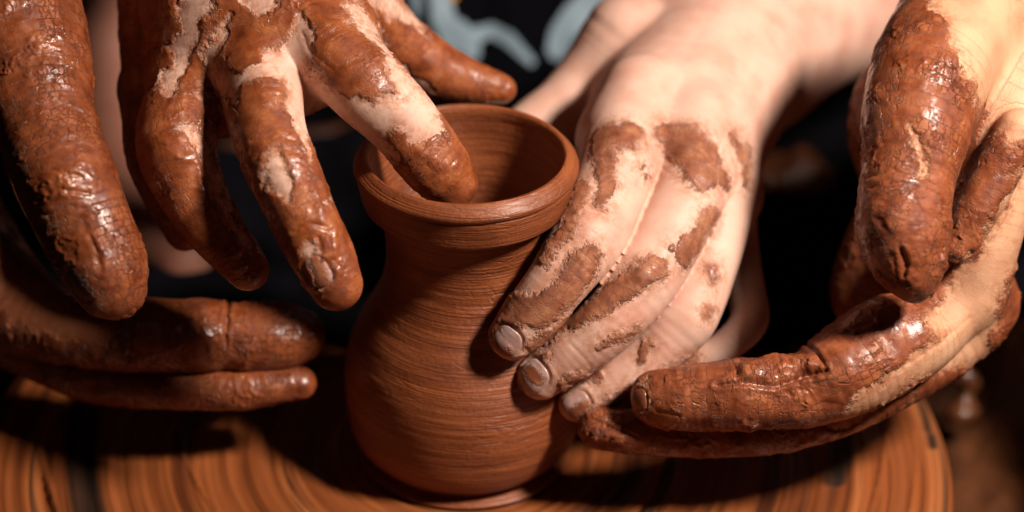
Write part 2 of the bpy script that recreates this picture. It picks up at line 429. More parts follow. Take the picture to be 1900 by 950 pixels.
def skin_material(name, skin, skin2, clay1, clay2, clay3, rough=(0.25, 0.55), wrinkle=1.0, nail=False, sss=0.12, crack=1.0, edge=10.0):
    t = NT(name); pos = t.attr('pos', 'Vector'); wc = t.attr('wc', 'Vector'); cl = t.attr('clay')
    n1 = t.noise(pos, 3.5, 5, 0.65); n2 = t.noise(pos, 14, 3, 0.6)
    e = t.math('ADD', cl, t.math('MULTIPLY', t.math('SUBTRACT', n2, 0.5), edge*2.2))
    e = t.math('ADD', e, t.math('MULTIPLY', t.math('SUBTRACT', n1, 0.5), edge*1.6))
    wd_ = t.mr(t.noise(pos, 1.1, 3, 0.6), 0.36, 0.62, 2.0, 13.0); m = t.mr(t.math('DIVIDE', e, wd_), -1.0, 1.0)
    film = t.mr(e, -36, 2)                        # thin smeared slip round the thick clay
    film = t.math('MULTIPLY', film, t.mr(t.noise(pos, 5, 4, 0.7), 0.38, 0.60)); film = t.math('MULTIPLY', film, 0.8)
    sk = t.mix(t.mr(t.noise(pos, 0.9, 3), 0.28, 0.78), skin, skin2)
    sk = t.mix(t.math('MULTIPLY', t.mr(t.noise(pos, 7, 4, 0.7), 0.45, 0.75), 0.10), sk, tuple(c*0.8 for c in skin2))
    sk = t.mix(film, sk, clay3)
    cn = t.noise(pos, 1.8, 5, 0.6)
    cc = t.ramp(cn, [(0.32, clay2), (0.5, clay1), (0.68, clay3)])
    wv = t.vmath('MULTIPLY', wc, (1.0, 0.5, 0.5))
    v1 = t.voro(t.vmath('ADD', wv, t.combine(t.math('MULTIPLY', n1, 0.25), t.math('MULTIPLY', n2, 0.12), 0.0)), 9.0)
    cr = t.mr(v1, 0.0, 0.09)                      # 0 in the crack
    crk = t.mr(t.noise(pos, 0.9, 2), 0.42, 0.6)   # only in places
    dark = t.math('MULTIPLY', t.math('SUBTRACT', 1.0, cr), t.math('MULTIPLY', crk, 0.16*crack))
    cc = t.mix(dark, cc, tuple(c*0.45 for c in clay2))
    if nail: sk = t.mix(t.mr(n1, 0.4, 0.6), skin, skin2)
    t.put(t.b.inputs['Base Color'], t.mix(m, sk, cc))
    wet = t.mr(t.noise(pos, 1.3, 5, 0.7), 0.44, 0.60)
    cr_r = t.mixf(wet, rough[1], rough[0])
    t.put(t.b.inputs['Roughness'], t.mixf(m, 0.28 if nail else 0.5, t.math('ADD', cr_r, t.math('MULTIPLY', t.math('SUBTRACT', n2, 0.5), 0.25))))
    t.put(t.b.inputs['Specular IOR Level'], t.mixf(m, 0.5 if nail else 0.32, t.mixf(wet, 0.35, 0.75)))
    t.put(t.b.inputs['Coat Weight'], t.math('MULTIPLY', m, t.math('MULTIPLY', wet, 0.28))); t.b.inputs['Coat Roughness'].default_value = 0.22
    t.put(t.b.inputs['Subsurface Weight'], t.mixf(m, sss, 0.0))
    t.b.inputs['Subsurface Radius'].default_value = (1.0, 0.35, 0.2); t.b.inputs['Subsurface Scale'].default_value = 0.004
    # relief in metres: skin lines, wrinkles, clay edge, grit, cracks
    ws = t.noise(t.vmath('MULTIPLY', wc, (16.0, 3.5, 3.5)), 1.0, 4, 0.6, 0.6)
    ln = t.voro(t.vmath('MULTIPLY', wc, (1.0, 0.6, 0.6)), 26.0)
    hs = t.math('ADD', t.math('MULTIPLY', ws, 0.00006*wrinkle), t.math('MULTIPLY', t.mr(ln, 0.0, 0.2), 0.00003*wrinkle))
    g1 = t.noise(pos, 22, 4, 0.65); g2 = t.noise(t.vmath('MULTIPLY', wc, (9.0, 2.0, 2.0)), 1.0, 5, 0.62, 1.2)
    hc = t.math('ADD', t.math('MULTIPLY', g1, 0.00009), t.math('MULTIPLY', g2, 0.00018))
    hc = t.math('ADD', hc, t.math('MULTIPLY', t.math('MULTIPLY', cr, crk), 0.00013*crack))
    hc = t.math('ADD', hc, 0.0003)
    H = t.mixf(m, hs, hc) if not nail else t.math('MULTIPLY', m, 0.0004)
    t.put(t.b.inputs['Normal'], t.bump(H, 1.0, 1.0))
    return t.m

def simple(name, col, rough=0.6, noise=None, bump=None, spec=0.5, sheen=0.0):
    t = NT(name); tc = t.n.new('ShaderNodeTexCoord').outputs['Object']
    if noise:
        f = t.noise(tc, noise[0], 5, 0.6); t.put(t.b.inputs['Base Color'], t.ramp(f, [(0.3, noise[1]), (0.5, col), (0.7, noise[2])]))
    else: t.b.inputs['Base Color'].default_value = (*col, 1)
    t.b.inputs['Roughness'].default_value = rough; t.b.inputs['Specular IOR Level'].default_value = spec
    t.b.inputs['Sheen Weight'].default_value = sheen
    if bump: t.put(t.b.inputs['Normal'], t.bump(t.noise(tc, bump[0], 5, 0.6), bump[1]))
    return t.m

CL1, CL2, CL3 = (0.245, 0.060, 0.019), (0.135, 0.030, 0.010), (0.36, 0.110, 0.040)
M_child = skin_material('child_skin_with_clay', (0.71, 0.46, 0.36), (0.60, 0.31, 0.23), (0.27, 0.085, 0.038), (0.15, 0.045, 0.02), (0.42, 0.17, 0.08), rough=(0.45, 0.7), crack=0.7, wrinkle=0.45)
M_child2 = skin_material('child_skin_with_wet_clay', (0.74, 0.49, 0.38), (0.62, 0.35, 0.26), (0.265, 0.064, 0.017), (0.145, 0.032, 0.010), (0.38, 0.118, 0.036), rough=(0.26, 0.55), crack=0.6, wrinkle=0.45)
M_adult = skin_material('adult_skin_with_clay', (0.64, 0.37, 0.22), (0.53, 0.25, 0.14), CL1, CL2, CL3, rough=(0.29, 0.6), wrinkle=1.2, crack=1.9)
M_adult2 = skin_material('adult_skin_with_dark_wet_clay', (0.38, 0.13, 0.055), (0.28, 0.08, 0.032), (0.21, 0.050, 0.014), (0.115, 0.025, 0.008), (0.31, 0.088, 0.028), rough=(0.22, 0.5), wrinkle=2.0, crack=1.6)
M_nail = skin_material('fingernail', (0.50, 0.34, 0.30), (0.42, 0.24, 0.20), (0.27, 0.085, 0.038), (0.15, 0.045, 0.02), (0.42, 0.17, 0.08), nail=True, sss=0.1, edge=5)

# ------------------------------------------------------------------ pottery wheel
def wheel_material():
    t = NT('wheel_head_with_clay_slip'); pos = t.attr('pos', 'Vector'); bare = t.attr('bare')
    sx = t.n.new('ShaderNodeSeparateXYZ'); t.put(sx.inputs[0], pos); x, y = sx.outputs[0], sx.outputs[1]
    r = t.math('SQRT', t.math('ADD', t.math('MULTIPLY', x, x), t.math('MULTIPLY', y, y)))
    dn = t.vmath('NORMALIZE', t.combine(x, y, 0.0)); dx = t.n.new('ShaderNodeSeparateXYZ'); t.put(dx.inputs[0], dn)
    def ring(k, a): return t.combine(t.math('MULTIPLY', dx.outputs[0], a), t.math('MULTIPLY', dx.outputs[1], a), t.math('MULTIPLY', r, k))
    a = t.noise(ring(1.5, 0.45), 1, 4, 0.5, 0.0); b = t.noise(ring(6.0, 0.30), 1, 3, 0.5); c = t.noise(ring(2.2, 1.4), 1, 4, 0.6, 0.2)
    f = t.math('ADD', t.math('MULTIPLY', a, 0.84), t.math('MULTIPLY', b, 0.16))
    col = t.ramp(f, [(0.36, (0.06, 0.016, 0.006)), (0.45, (0.18, 0.048, 0.013)), (0.57, (0.28, 0.080, 0.022)), (0.68, (0.42, 0.15, 0.05))])
    wood = t.ramp(c, [(0.35, (0.010, 0.005, 0.003)), (0.65, (0.05, 0.018, 0.007))])
    m = t.mr(t.math('ADD', bare, t.math('MULTIPLY', t.math('SUBTRACT', c, 0.5), 0.5)), -0.5, 0.55)
    m2 = t.mr(t.noise(ring(1.5, 0.55), 1, 3, 0.5, 0.1), 0.58, 0.70)
    mm = t.math('MAXIMUM', m, t.math('MULTIPLY', m2, 0.9))
    t.put(t.b.inputs['Base Color'], t.mix(mm, col, wood))
    t.put(t.b.inputs['Roughness'], t.mixf(mm, t.mr(b, 0.3, 0.7, 0.5, 0.34), 0.6)); t.b.inputs['Specular IOR Level'].default_value = 0.35
    hh = t.math('ADD', t.math('MULTIPLY', b, 0.0004), t.math('MULTIPLY', t.noise(ring(26.0, 1.0), 1, 3, 0.6), 0.00008))
    hh = t.math('SUBTRACT', hh, t.math('MULTIPLY', mm, 0.0008))
    t.put(t.b.inputs['Normal'], t.bump(hh, 1.0, 0.9))
    return t.m
M_wheel = wheel_material()
WR = 13.8
def on_plane(px, py, z):
    a = W(px, py, 50.); b = W(px, py, 100.); t = (z-a[2])/(b[2]-a[2]); return a+t*(b-a)
wheel = empty('pottery_wheel', 'round pottery wheel streaked with orange clay slip, under the pot and hands', 'pottery wheel')
na = 720
prof = [(0.01, 0.0)]+[(r, 0.0) for r in np.arange(0.3, WR-0.45, 0.075)]+[(WR-0.40, -0.0), (WR-0.3, -0.02), (WR-0.18, -0.07), (WR-0.08, -0.16), (WR-0.02, -0.28), (WR, -0.42), (WR, -1.5), (WR-0.1, -1.7), (WR-0.5, -1.75), (6.0, -1.75), (5.8, -2.4), (4.0, -2.6), (3.5, -12.0)]
def lathe(prof, na, cx=0, cy=0):
    prof = np.array(prof); th = np.arange(na)/na*2*math.pi
    V = np.stack([cx+prof[:, 0][:, None]*np.cos(th), cy+prof[:, 0][:, None]*np.sin(th), np.repeat(prof[:, 1][:, None], na, 1)], -1).reshape(-1, 3)
    i, j = np.meshgrid(np.arange(len(prof)-1), np.arange(na), indexing='ij'); j2 = (j+1) % na
    F = np.stack([i*na+j, (i+1)*na+j, (i+1)*na+j2, i*na+j2], -1).reshape(-1, 4)
    return V, F
V, F = lathe(prof, na)
R = np.hypot(V[:, 0], V[:, 1]); U = V[:, :2]/(R[:, None]+1e-9); topm = (V[:, 2] > -0.3) & (R > 0.3)
rn = fbm(np.column_stack([U*0.5, R*1.3]), 3); rn2 = fbm(np.column_stack([U*0.4, R*4.0]), 2)
bare = np.full(len(V), -9.0)
bands = [([(150, 770), (150, 850), (165, 950), (190, 1020)], 0.48), ([(1568, 780), (1560, 850), (1548, 890)], 0.34), ([(1682, 690), (1712, 760), (1722, 800)], 0.16), ([(1728, 810), (1732, 830)], 0.18)]
for pts, w in bands:
    q = catmull([on_plane(x, y, 0.0)[:2] for x, y in pts], 4); st = [(a[0], a[1], w) for a in q]
    bare = np.maximum(bare, stroke_sd(V[:, 0], V[:, 1], st)/0.3)
lines = [([(1618, 720), (1640, 790), (1636, 870), (1612, 960)], 0.09), ([(1690, 800), (1700, 860), (1690, 950)], 0.07), ([(1770, 800), (1776, 880)], 0.08), ([(75, 820), (85, 880), (110, 960)], 0.09), ([(330, 800), (345, 860), (400, 950)], 0.08)]
rdg = np.zeros(len(V))
for pts, w in lines:
    q = catmull([on_plane(x, y, 0.0)[:2] for x, y in pts], 4); rdg = np.maximum(rdg, np.clip(stroke_sd(V[:, 0], V[:, 1], [(a[0], a[1], w) for a in q])/w, 0, 1))
V[:, 2] += topm*(0.20*rn+0.09*rn2+0.14*rdg-0.06*sstep(-0.1, 0.3, bare))
V[:, 2] = np.where(topm & (R < WR-0.5), V[:, 2], V[:, 2])
mesh_obj('wheel_head', V, F[:, ::-1], M_wheel, wheel, {'pos': V, 'bare': bare})

# splash pan round the wheel
M_pan = simple('splash_pan_brown', (0.06, 0.022, 0.010), 0.35, (45, (0.012, 0.006, 0.004), (0.16, 0.055, 0.02)), (120, 0.002))
pp = [(3.6, -6.0), (14, -6.0), (17.5, -5.6), (18.6, -4.2), (18.9, -2.0), (19.2, -0.6), (19.7, -0.3), (20.1, -0.6), (19.9, -2.2), (19.5, -5.0), (18.2, -6.7), (3.6, -7.0)]
V, F = lathe(catmull(pp, 4), 240); V += 0.12*np.stack([fbm(V*0.6, 3)]*3, 1)
mesh_obj('splash_pan', V, F[:, ::-1], M_pan, wheel)

# ------------------------------------------------------------------ clay pot
def pot_material():
    t = NT('thrown_terracotta_clay'); pos = t.attr('pos', 'Vector'); s = t.attr('sa')
    sx = t.n.new('ShaderNodeSeparateXYZ'); t.put(sx.inputs[0], pos)
    dn = t.vmath('NORMALIZE', t.combine(sx.outputs[0], sx.outputs[1], 0.0)); dx = t.n.new('ShaderNodeSeparateXYZ'); t.put(dx.inputs[0], dn)
    tilt = t.math('ADD', s, t.math('MULTIPLY', dx.outputs[0], 0.12))
    def ring(k, a, ss=tilt): return t.combine(t.math('MULTIPLY', dx.outputs[0], a), t.math('MULTIPLY', dx.outputs[1], a), t.math('MULTIPLY', ss, k))
    a = t.noise(ring(0.9, 1.1), 1, 4, 0.55, 0.2); b = t.noise(ring(5.0, 0.7), 1, 5, 0.6, 0.08); c = t.noise(ring(22.0, 0.28), 1, 2, 0.7); p = t.noise(pos, 9, 4, 0.6)
    f = t.math('ADD', t.math('MULTIPLY', a, 0.45), t.math('ADD', t.math('MULTIPLY', b, 0.4), t.math('MULTIPLY', p, 0.15)))
    t.put(t.b.inputs['Base Color'], t.ramp(f, [(0.36, (0.14, 0.034, 0.010)), (0.48, (0.215, 0.055, 0.016)), (0.62, (0.31, 0.088, 0.026))]))
    t.put(t.b.inputs['Roughness'], t.mr(c, 0.3, 0.7, 0.36, 0.56)); t.b.inputs['Specular IOR Level'].default_value = 0.5; t.b.inputs['Coat Weight'].default_value = 0.12; t.b.inputs['Coat Roughness'].default_value = 0.3
    tear = t.voro(ring(4.2, 3.0), 1.0)            # torn ridges left by the fingers
    tr = t.math('MULTIPLY', t.mr(tear, 0.0, 0.10), t.mr(t.noise(pos, 0.7, 3), 0.47, 0.6))
    H = t.math('ADD', t.math('MULTIPLY', b, 0.00050), t.math('MULTIPLY', c, 0.00030))
    H = t.math('ADD', H, t.math('ADD', t.math('MULTIPLY', p, 0.0002), t.math('MULTIPLY', tr, 0.00010)))
    t.put(t.b.inputs['Normal'], t.bump(H, 1.0, 1.0))
    return t.m
M_pot = pot_material()
SH = 1.05
out = [(2.6, 0.02), (2.96, 0.05), (3.0, 0.12), (2.90, 0.19), (2.66, 0.26), (2.72, 0.40), (2.98, 0.62), (3.18, 1.0), (3.29, 1.6), (3.34, 2.3), (3.32, 2.95), (3.18, 3.65), (2.88, 4.4), (2.56, 5.0), (2.32, 5.55), (2.18, 6.1), (2.14, 6.65), (2.17, 7.2), (2.26, 7.75), (2.40, 8.2), (2.44, 8.30)]
col_ = [(2.44, 9.35), (2.60, 9.31), (2.70, 9.32), (2.77, 9.38), (2.81, 9.55), (2.87, 9.9), (2.91, 10.14), (2.90, 10.2), (2.955, 10.26), (2.985, 10.34), (2.97, 10.42), (2.88, 10.53), (2.77, 10.65), (2.68, 10.70), (2.60, 10.66), (2.56, 10.52), (2.56, 10.35)]
inn = [(2.56, 10.35), (2.50, 10.0), (2.42, 9.5), (2.28, 8.9), (2.08, 8.2), (1.88, 7.5), (1.78, 7.0), (1.80, 6.5), (2.05, 5.8), (2.6, 4.9), (3.0, 4.0), (2.9, 2.8), (2.4, 1.9), (0.02, 1.8)]
col_ = [(r_, z_-1.05) for r_, z_ in col_]; inn = [(r_, z_-1.05) for r_, z_ in inn]
def resamp(p, n, step):
    q = catmull(p, n); L = np.r_[0, np.cumsum(np.hypot(*np.diff(q, axis=0).T))]; m = max(int(L[-1]/step), 4); s = np.linspace(0, L[-1], m)
    return np.column_stack([np.interp(s, L, q[:, 0]), np.interp(s, L, q[:, 1])])
pot = empty('clay_pot', 'wet red clay pot with flared collar rim, being thrown at the centre of the wheel', 'pot')
def pot_part(name, prof, step, na, s0, amp, fl=1):
    prof = resamp(prof, 8, step); V, F = lathe(prof, na)
    s = np.repeat(s0+np.arange(len(prof))*step, na); R = np.hypot(V[:, 0], V[:, 1])+1e-9; U = V[:, :2]/R[:, None]
    e = np.clip(np.minimum(s-s0, s0+(len(prof)-1)*step-s)/0.12, 0, 1) if name == 'body' else 1.0
    tl = s+0.12*U[:, 0]
    n = fbm(np.column_stack([U*0.9, tl*1.9]), 3); n2 = 1-2*np.abs(fbm(np.column_stack([U*1.2, tl*2.6+9]), 2))
    n3 = fbm(np.column_stack([U*2.0, tl*9]), 2)
    V[:, :2] += U*((amp*(1.0*n+0.45*n2+0.35*n3)*e)[:, None])
    V[:, :2] *= (1+0.006*np.sin(np.arctan2(V[:, 1], V[:, 0])*2+0.7))[:, None]
    return mesh_obj(name, V, F[:, ::-1], M_pot, pot, {'pos': V, 'sa': s})
o_ = pot_part('foot', out[:5], 0.03, 300, 0, 0.012)
o_ = pot_part('body', out[4:], 0.05, 360, 1.0, 0.022)
o_ = pot_part('rim', col_, 0.025, 360, 12.0, 0.010)
o_ = pot_part('inner_wall', inn, 0.06, 240, 16.0, 0.02)

# ------------------------------------------------------------------ the child
child = empty('person', 'child in a black printed T-shirt, pale clay-spotted hands on the pot', 'person')
A = Hand(
    fingers=[
        [(610, 85, 69.4, 80), (680, 160, 68.8, 75), (745, 225, 68.9, 67), (800, 295, 69.2, 61), (835, 340, 69.5, 48)],      # index, into the pot
        [(480, 130, 69.5, 78), (498, 235, 68.2, 69), (522, 310, 67.7, 67), (562, 400, 67.4, 60), (598, 475, 67.4, 57), (624, 528, 67.5, 47)],
        [(355, 150, 70.6, 70), (328, 262, 69.4, 74), (352, 345, 69.2, 63), (398, 425, 69.2, 51), (440, 475, 69.3, 43), (460, 500, 69.4, 37)],
        [(285, 180, 72.0, 58), (282, 290, 71.5, 46), (315, 370, 71.5, 42), (345, 425, 71.7, 38)],
        [(670, 20, 72.4, 68), (735, 80, 73.2, 60), (800, 125, 73.7, 52), (850, 145, 73.9, 43), (905, 160, 74.0, 31), (930, 165, 74.0, 25)]],
    palm=[
        [(430, -420, 82, 150), (450, -220, 75, 150), (530, -50, 71.4, 120), (600, 65, 70.0, 88)],
        [(450, -220, 75, 150), (470, -40, 71.2, 130), (490, 60, 70.3, 110), (490, 130, 70.2, 84)],
        [(400, -220, 75, 140), (395, -30, 71.8, 120), (385, 60, 71.0, 105), (360, 140, 71.0, 80)],
        [(380, -220, 75, 130), (320, -20, 72.8, 98), (292, 140, 72.4, 64)],
        [(500, -180, 74.5, 130), (590, -60, 72.2, 110), (655, 0, 72.4, 75)],
        [(560, -20, 71.0, 110), (555, 70, 70.4, 92)], [(430, 20, 71.0, 105), (430, 110, 70.9, 84)],
        [(620, 95, 70.3, 66), (545, 135, 70.2, 62), (480, 160, 70.6, 66), (410, 185, 71.2, 58), (320, 190, 72.0, 54)]], kp=1.1, kf=0.5)
opsA = [('add', [(0, 0, 3000)]),
    ('cut', [(565, 40, 18), (550, 95, 30), (515, 145, 42), (455, 170, 34), (410, 150, 18)]), ('cut', [(420, 30, 8), (400, 90, 14), (395, 140, 16)]), ('cut', [(540, 140, 40), (560, 200, 30), (562, 240, 16), (578, 290, 8)]),
    ('cut', [(520, 130, 40), (575, 165, 32), (640, 215, 34), (730, 240, 62), (775, 215, 45)]), ('cut', [(672, 40, 10), (715, 100, 12), (760, 165, 26), (800, 240, 26)]),
    ('cut', [(365, -10, 32), (352, 60, 20), (335, 120, 20), (308, 165, 14)]), ('cut', [(478, -10, 30), (490, 10, 22)]),
    ('add', [(640, 70, 34), (660, 120, 34), (690, 160, 26)]), ('add', [(470, 190, 34), (500, 175, 22)]), ('add', [(740, 262, 18), (800, 330, 60)]),
    ('cut', [(438, 240, 6), (470, 340, 8), (500, 420, 6)]), ('cut', [(508, 305, 22), (522, 345, 24)]), ('cut', [(603, 378, 8)]), ('cut', [(575, 460, 10), (600, 500, 10)]),
    ('cut', [(352, 240, 12), (380, 290, 14), (412, 370, 15), (440, 430, 12), (462, 455, 8)]), ('cut', [(376, 185, 9), (392, 230, 9), (398, 275, 12)]), ('nail', [(583, 478, 10), (600, 522, 16)]),
    ('cut', [(700, -10, 24), (765, 40, 13), (790, 62, 7)]), ('cut', [(652, 15, 16), (690, 65, 18)]), ('cut', [(290, 330, 6), (302, 350, 4)])]
grA = [([(470, 262, 2), (510, 250, 2), (545, 262, 2)], 0.02), ([(478, 290, 2), (520, 275, 2), (556, 288, 2)], 0.02), ([(545, 430, 2), (580, 415, 3), (612, 425, 2)], 0.03), ([(590, 440, 4), (598, 468, 5)], 0.05),
       ([(560, 60, 2), (575, 90, 2), (620, 130, 2)], 0.02), ([(735, 205, 1.5), (750, 190, 1.5), (770, 185, 1.5)], 0.015), ([(700, 235, 1.5), (730, 212, 1.5)], 0.012)]
rdA = [([(612, 430, 10), (620, 470, 8)], 0.07), ([(360, 300, 5), (385, 370, 7), (420, 430, 6), (440, 470, 8)], 0.05), ([(580, 350, 6), (600, 410, 9)], 0.05), ([(780, 280, 10), (820, 310, 12)], 0.04)]
make_hand(A, M_child2, child, 'hand smeared with wet orange clay, index finger dipped inside the pot rim', base=60, ops=opsA, grooves=grA, ridges=rdA, thick=0.045, lump=0.018, nails=[(592, 500, 0.40, 0.9, 24, 30)], nail_mat=M_nail, bulges=[(600, 88, 48, 0.150), (486, 140, 46, 0.150), (350, 190, 36, 0.075), (512, 308, 36, 0.105), (322, 275, 42, 0.150), (748, 205, 36, 0.090), (550, 60, 30, -0.090), (430, 60, 30, -0.090), (505, 230, 30, -0.045), (360, 370, 26, -0.045)])

B = Hand(
    fingers=[
        [(1190, 180, 73.6, 78), (1158, 275, 72.3, 78), (1128, 360, 71.1, 71), (1093, 435, 70.2, 70), (1042, 512, 69.6, 59), (992, 577, 69.7, 53), (952, 624, 69.9, 44)],
        [(1290, 230, 73.4, 74), (1283, 330, 72.3, 68), (1250, 420, 71.2, 66), (1196, 515, 70.5, 66), (1128, 600, 70.2, 57), (1066, 652, 70.4, 51), (1004, 698, 70.7, 44)],
        [(1350, 270, 74.0, 60), (1340, 380, 72.9, 58), (1312, 490, 72.0, 58), (1270, 590, 71.4, 57), (1206, 660, 71.4, 48), (1135, 710, 71.5, 43), (1072, 747, 71.6, 36)],
        [(1355, 370, 74.8, 46), (1368, 460, 74.0, 40), (1384, 540, 72.9, 36), (1388, 598, 72.3, 36), (1335, 650, 72.2, 28), (1270, 676, 72.3, 27)],
        [(1170, 80, 77, 95), (1110, 150, 77, 78), (1050, 200, 76.6, 62), (985, 245, 76.2, 56), (920, 300, 75.6, 50)]],
    palm=[
        [(1790, -230, 91, 205), (1660, -120, 87, 190), (1480, 10, 82, 172), (1335, 110, 77.5, 140), (1205, 190, 74.4, 92), (1168, 260, 73.2, 80)],
        [(1330, 120, 77, 130), (1300, 220, 74.2, 92), (1285, 310, 73.0, 70)],
        [(1345, 130, 77.5, 125), (1340, 240, 75, 82), (1338, 350, 74, 62)],
        [(1350, 140, 78.5, 110), (1350, 260, 76.4, 68), (1345, 380, 75.4, 50)],
        [(1360, 100, 80, 160), (1230, 95, 78.5, 128), (1140, 150, 77.8, 96), (1090, 190, 77.2, 70)],
        [(1230, 130, 77.5, 95), (1180, 190, 76.0, 82)],
        [(1160, 265, 73.2, 80), (1225, 285, 72.9, 76), (1290, 315, 73.0, 74), (1345, 370, 73.7, 58)], [(1290, 300, 73.2, 70), (1300, 380, 72.9, 60)]], kp=1.0, kf=0.24, kff=0.10)
opsB = [('add', [(1125, 262, 24), (1165, 258, 24)]), ('add', [(1118, 280, 22), (1128, 335, 16), (1116, 378, 12)]), ('add', [(1078, 350, 16), (1048, 430, 14), (1010, 480, 10)]),
    ('add', [(1232, 243, 15), (1268, 270, 38), (1296, 296, 40), (1300, 325, 26)]), ('add', [(1336, 325, 12), (1345, 345, 8)]), ('add', [(1195, 312, 3)]), ('add', [(1200, 330, 4)]),
    ('add', [(1362, 250, 4), (1380, 290, 7), (1384, 340, 6)]), ('add', [(1318, 395, 8), (1305, 428, 12), (1275, 455, 20), (1268, 475, 18)]), ('add', [(1244, 457, 7)]), ('add', [(1320, 500, 9), (1325, 518, 9)]), ('add', [(1310, 578, 11)]),
    ('add', [(1095, 470, 18), (1075, 500, 28), (1040, 545, 26), (1000, 580, 30), (950, 575, 30), (920, 600, 18)]),
    ('add', [(1215, 495, 20), (1185, 515, 24), (1130, 555, 22), (1070, 590, 16), (1010, 625, 11), (985, 645, 8)]),
    ('add', [(1180, 615, 5), (1140, 632, 7), (1105, 645, 5)]), ('add', [(1012, 660, 9)]), ('add', [(1200, 640, 8), (1190, 662, 9)]),
    ('add', [(1290, 668, 8), (1220, 705, 12), (1150, 745, 16), (1090, 775, 18)]), ('add', [(1045, 715, 10), (1060, 700, 8), (1110, 700, 8)]),
    ('add', [(905, 615, 10), (915, 650, 8)]), ('add', [(955, 680, 8), (965, 715, 8)]),
    ('nail', [(983, 688, 12), (997, 702, 12)]), ('nail', [(915, 640, 7), (925, 655, 8), (945, 658, 5)]), ('nail', [(930, 655, 6), (945, 648, 3)]), ('nail', [(1065, 765, 11), (1085, 752, 10)])]
grB = [([(1095, 395, 1.5), (1125, 405, 1.5), (1150, 430, 1.5)], 0.014), ([(1085, 412, 1.5), (1110, 425, 1.5), (1130, 450, 1.5)], 0.012), ([(1060, 640, 1.5), (1085, 665, 1.5), (1095, 680, 1)], 0.012), ([(1185, 490, 1.5), (1215, 510, 1.5), (1235, 540, 1.5)], 0.012), ([(1258, 270, 1.5), (1225, 310, 2.5), (1245, 325, 1.5)], 0.01)]
make_hand(B, M_child, child, 'pale hand spotted with drying clay, fingertips resting on the side of the pot', base=-60, ops=opsB, grooves=grB, ridges=[([(1105, 600, 4)], 0.0)], thick=0.04, lump=0.012, nails=[(941, 632, -0.62, 0.78, 27, 29), (987, 698, -0.75, 0.66, 29, 30), (1068, 752, -0.85, 0.52, 22, 28)], nail_mat=M_nail, wr=0.0012, warp=5, bulges=[(1283, 285, 46, 0.210), (1160, 262, 40, 0.150), (1100, 428, 36, 0.150), (1198, 505, 34, 0.165), (1292, 598, 32, 0.135), (1225, 215, 40, -0.120), (1130, 350, 28, -0.060), (1040, 640, 25, 0.030), (1345, 390, 30, 0.090)])

# shirt and its print
M_shirt = simple('black_cotton', (0.0035, 0.0035, 0.005), 0.95, None, (260, 0.0006), 0.03)
M_print = simple('light_blue_print', (0.32, 0.44, 0.52), 0.75, (40, (0.25, 0.35, 0.42), (0.38, 0.50, 0.58)))
M_yel = simple('yellow_print', (0.75, 0.36, 0.03), 0.7)
tc_ = np.array([1.5, 31.0])
def torso(th, z, off=0.0):
    rx = 16.5*(1+0.10*np.sin(z*0.09)); ry = 11.5*(1+0.06*np.sin(z*0.11+1))
    sh = np.sqrt(np.clip(1-((z-6)/34.0)**4, 0.02, 1))
    P = np.stack([tc_[0]+rx*sh*np.cos(th), tc_[1]+ry*sh*np.sin(th), z], -1)
    n = np.stack([np.cos(th)/16.5, np.sin(th)/11.5, 0*th], -1); n /= np.linalg.norm(n, axis=-1)[..., None]
    fo = fbm((P*np.array([0.22, 0.22, 0.12])).reshape(-1, 3), 3).reshape(th.shape)
    return P+n*(1.3*fo+off)[..., None]
def grid_faces(n, m, wrap=False):
    i, j = np.meshgrid(np.arange(n-1), np.arange(m if wrap else m-1), indexing='ij'); j2 = (j+1) % m
    return np.stack([i*m+j, i*m+j2, (i+1)*m+j2, (i+1)*m+j], -1).reshape(-1, 4)
zz, th = np.meshgrid(np.linspace(-24, 38, 120), np.arange(200)/200*2*math.pi, indexing='ij')
shirt = mesh_obj('shirt', torso(th, zz).reshape(-1, 3), grid_faces(120, 200, True), M_shirt, child)
shirt['label'] = 'black T-shirt with a light blue print'
# added black cloth over the wheel's far edge, stands in for the darkness there
def cover_cloth(u, x, off=0.0):
    y = 4.9+0.010*x*x-0.03*x+0.3*np.sin(x*0.5)+u*17.0; z = 0.35+0.5*u-2.0*u*u
    P = np.stack([x, y, z], -1); fo = fbm((P*np.array([0.35, 0.25, 0.3])).reshape(-1, 3), 3).reshape(x.shape)
    P[..., 2] += (0.7*fo*np.clip(u*6, 0, 1)+0.15)-off; P[..., 2] = np.where(u < 0.02, np.maximum(P[..., 2]-0.0, 0.30), P[..., 2]); return P
uu_, xx_ = np.meshgrid(np.linspace(0, 1, 90), np.linspace(-26, 26, 200), indexing='ij')
Lt, Lb = cover_cloth(uu_, xx_).reshape(-1, 3), cover_cloth(uu_, xx_, 0.22).reshape(-1, 3); Fg = grid_faces(90, 200); id_ = np.arange(90*200).reshape(90, 200)
ring_ = np.concatenate([id_[:-1, 0], id_[-1, :-1], id_[1:, -1][::-1], id_[0, 1:][::-1]]); r2_ = np.roll(ring_, -1)
mesh_obj('added_black_cloth', np.concatenate([Lt, Lb]), np.concatenate([Fg, Fg[:, ::-1]+len(Lt), np.stack([ring_, r2_, r2_+len(Lt), ring_+len(Lt)], 1)]), M_shirt, child)
zz, th = np.meshgrid(np.linspace(-2, 16, 300), np.linspace(-2.6, -0.9, 460), indexing='ij')
PP = torso(th, zz, 0.05); px, py, _ = PX(PP.reshape(-1, 3)); FG = grid_faces(300, 460)
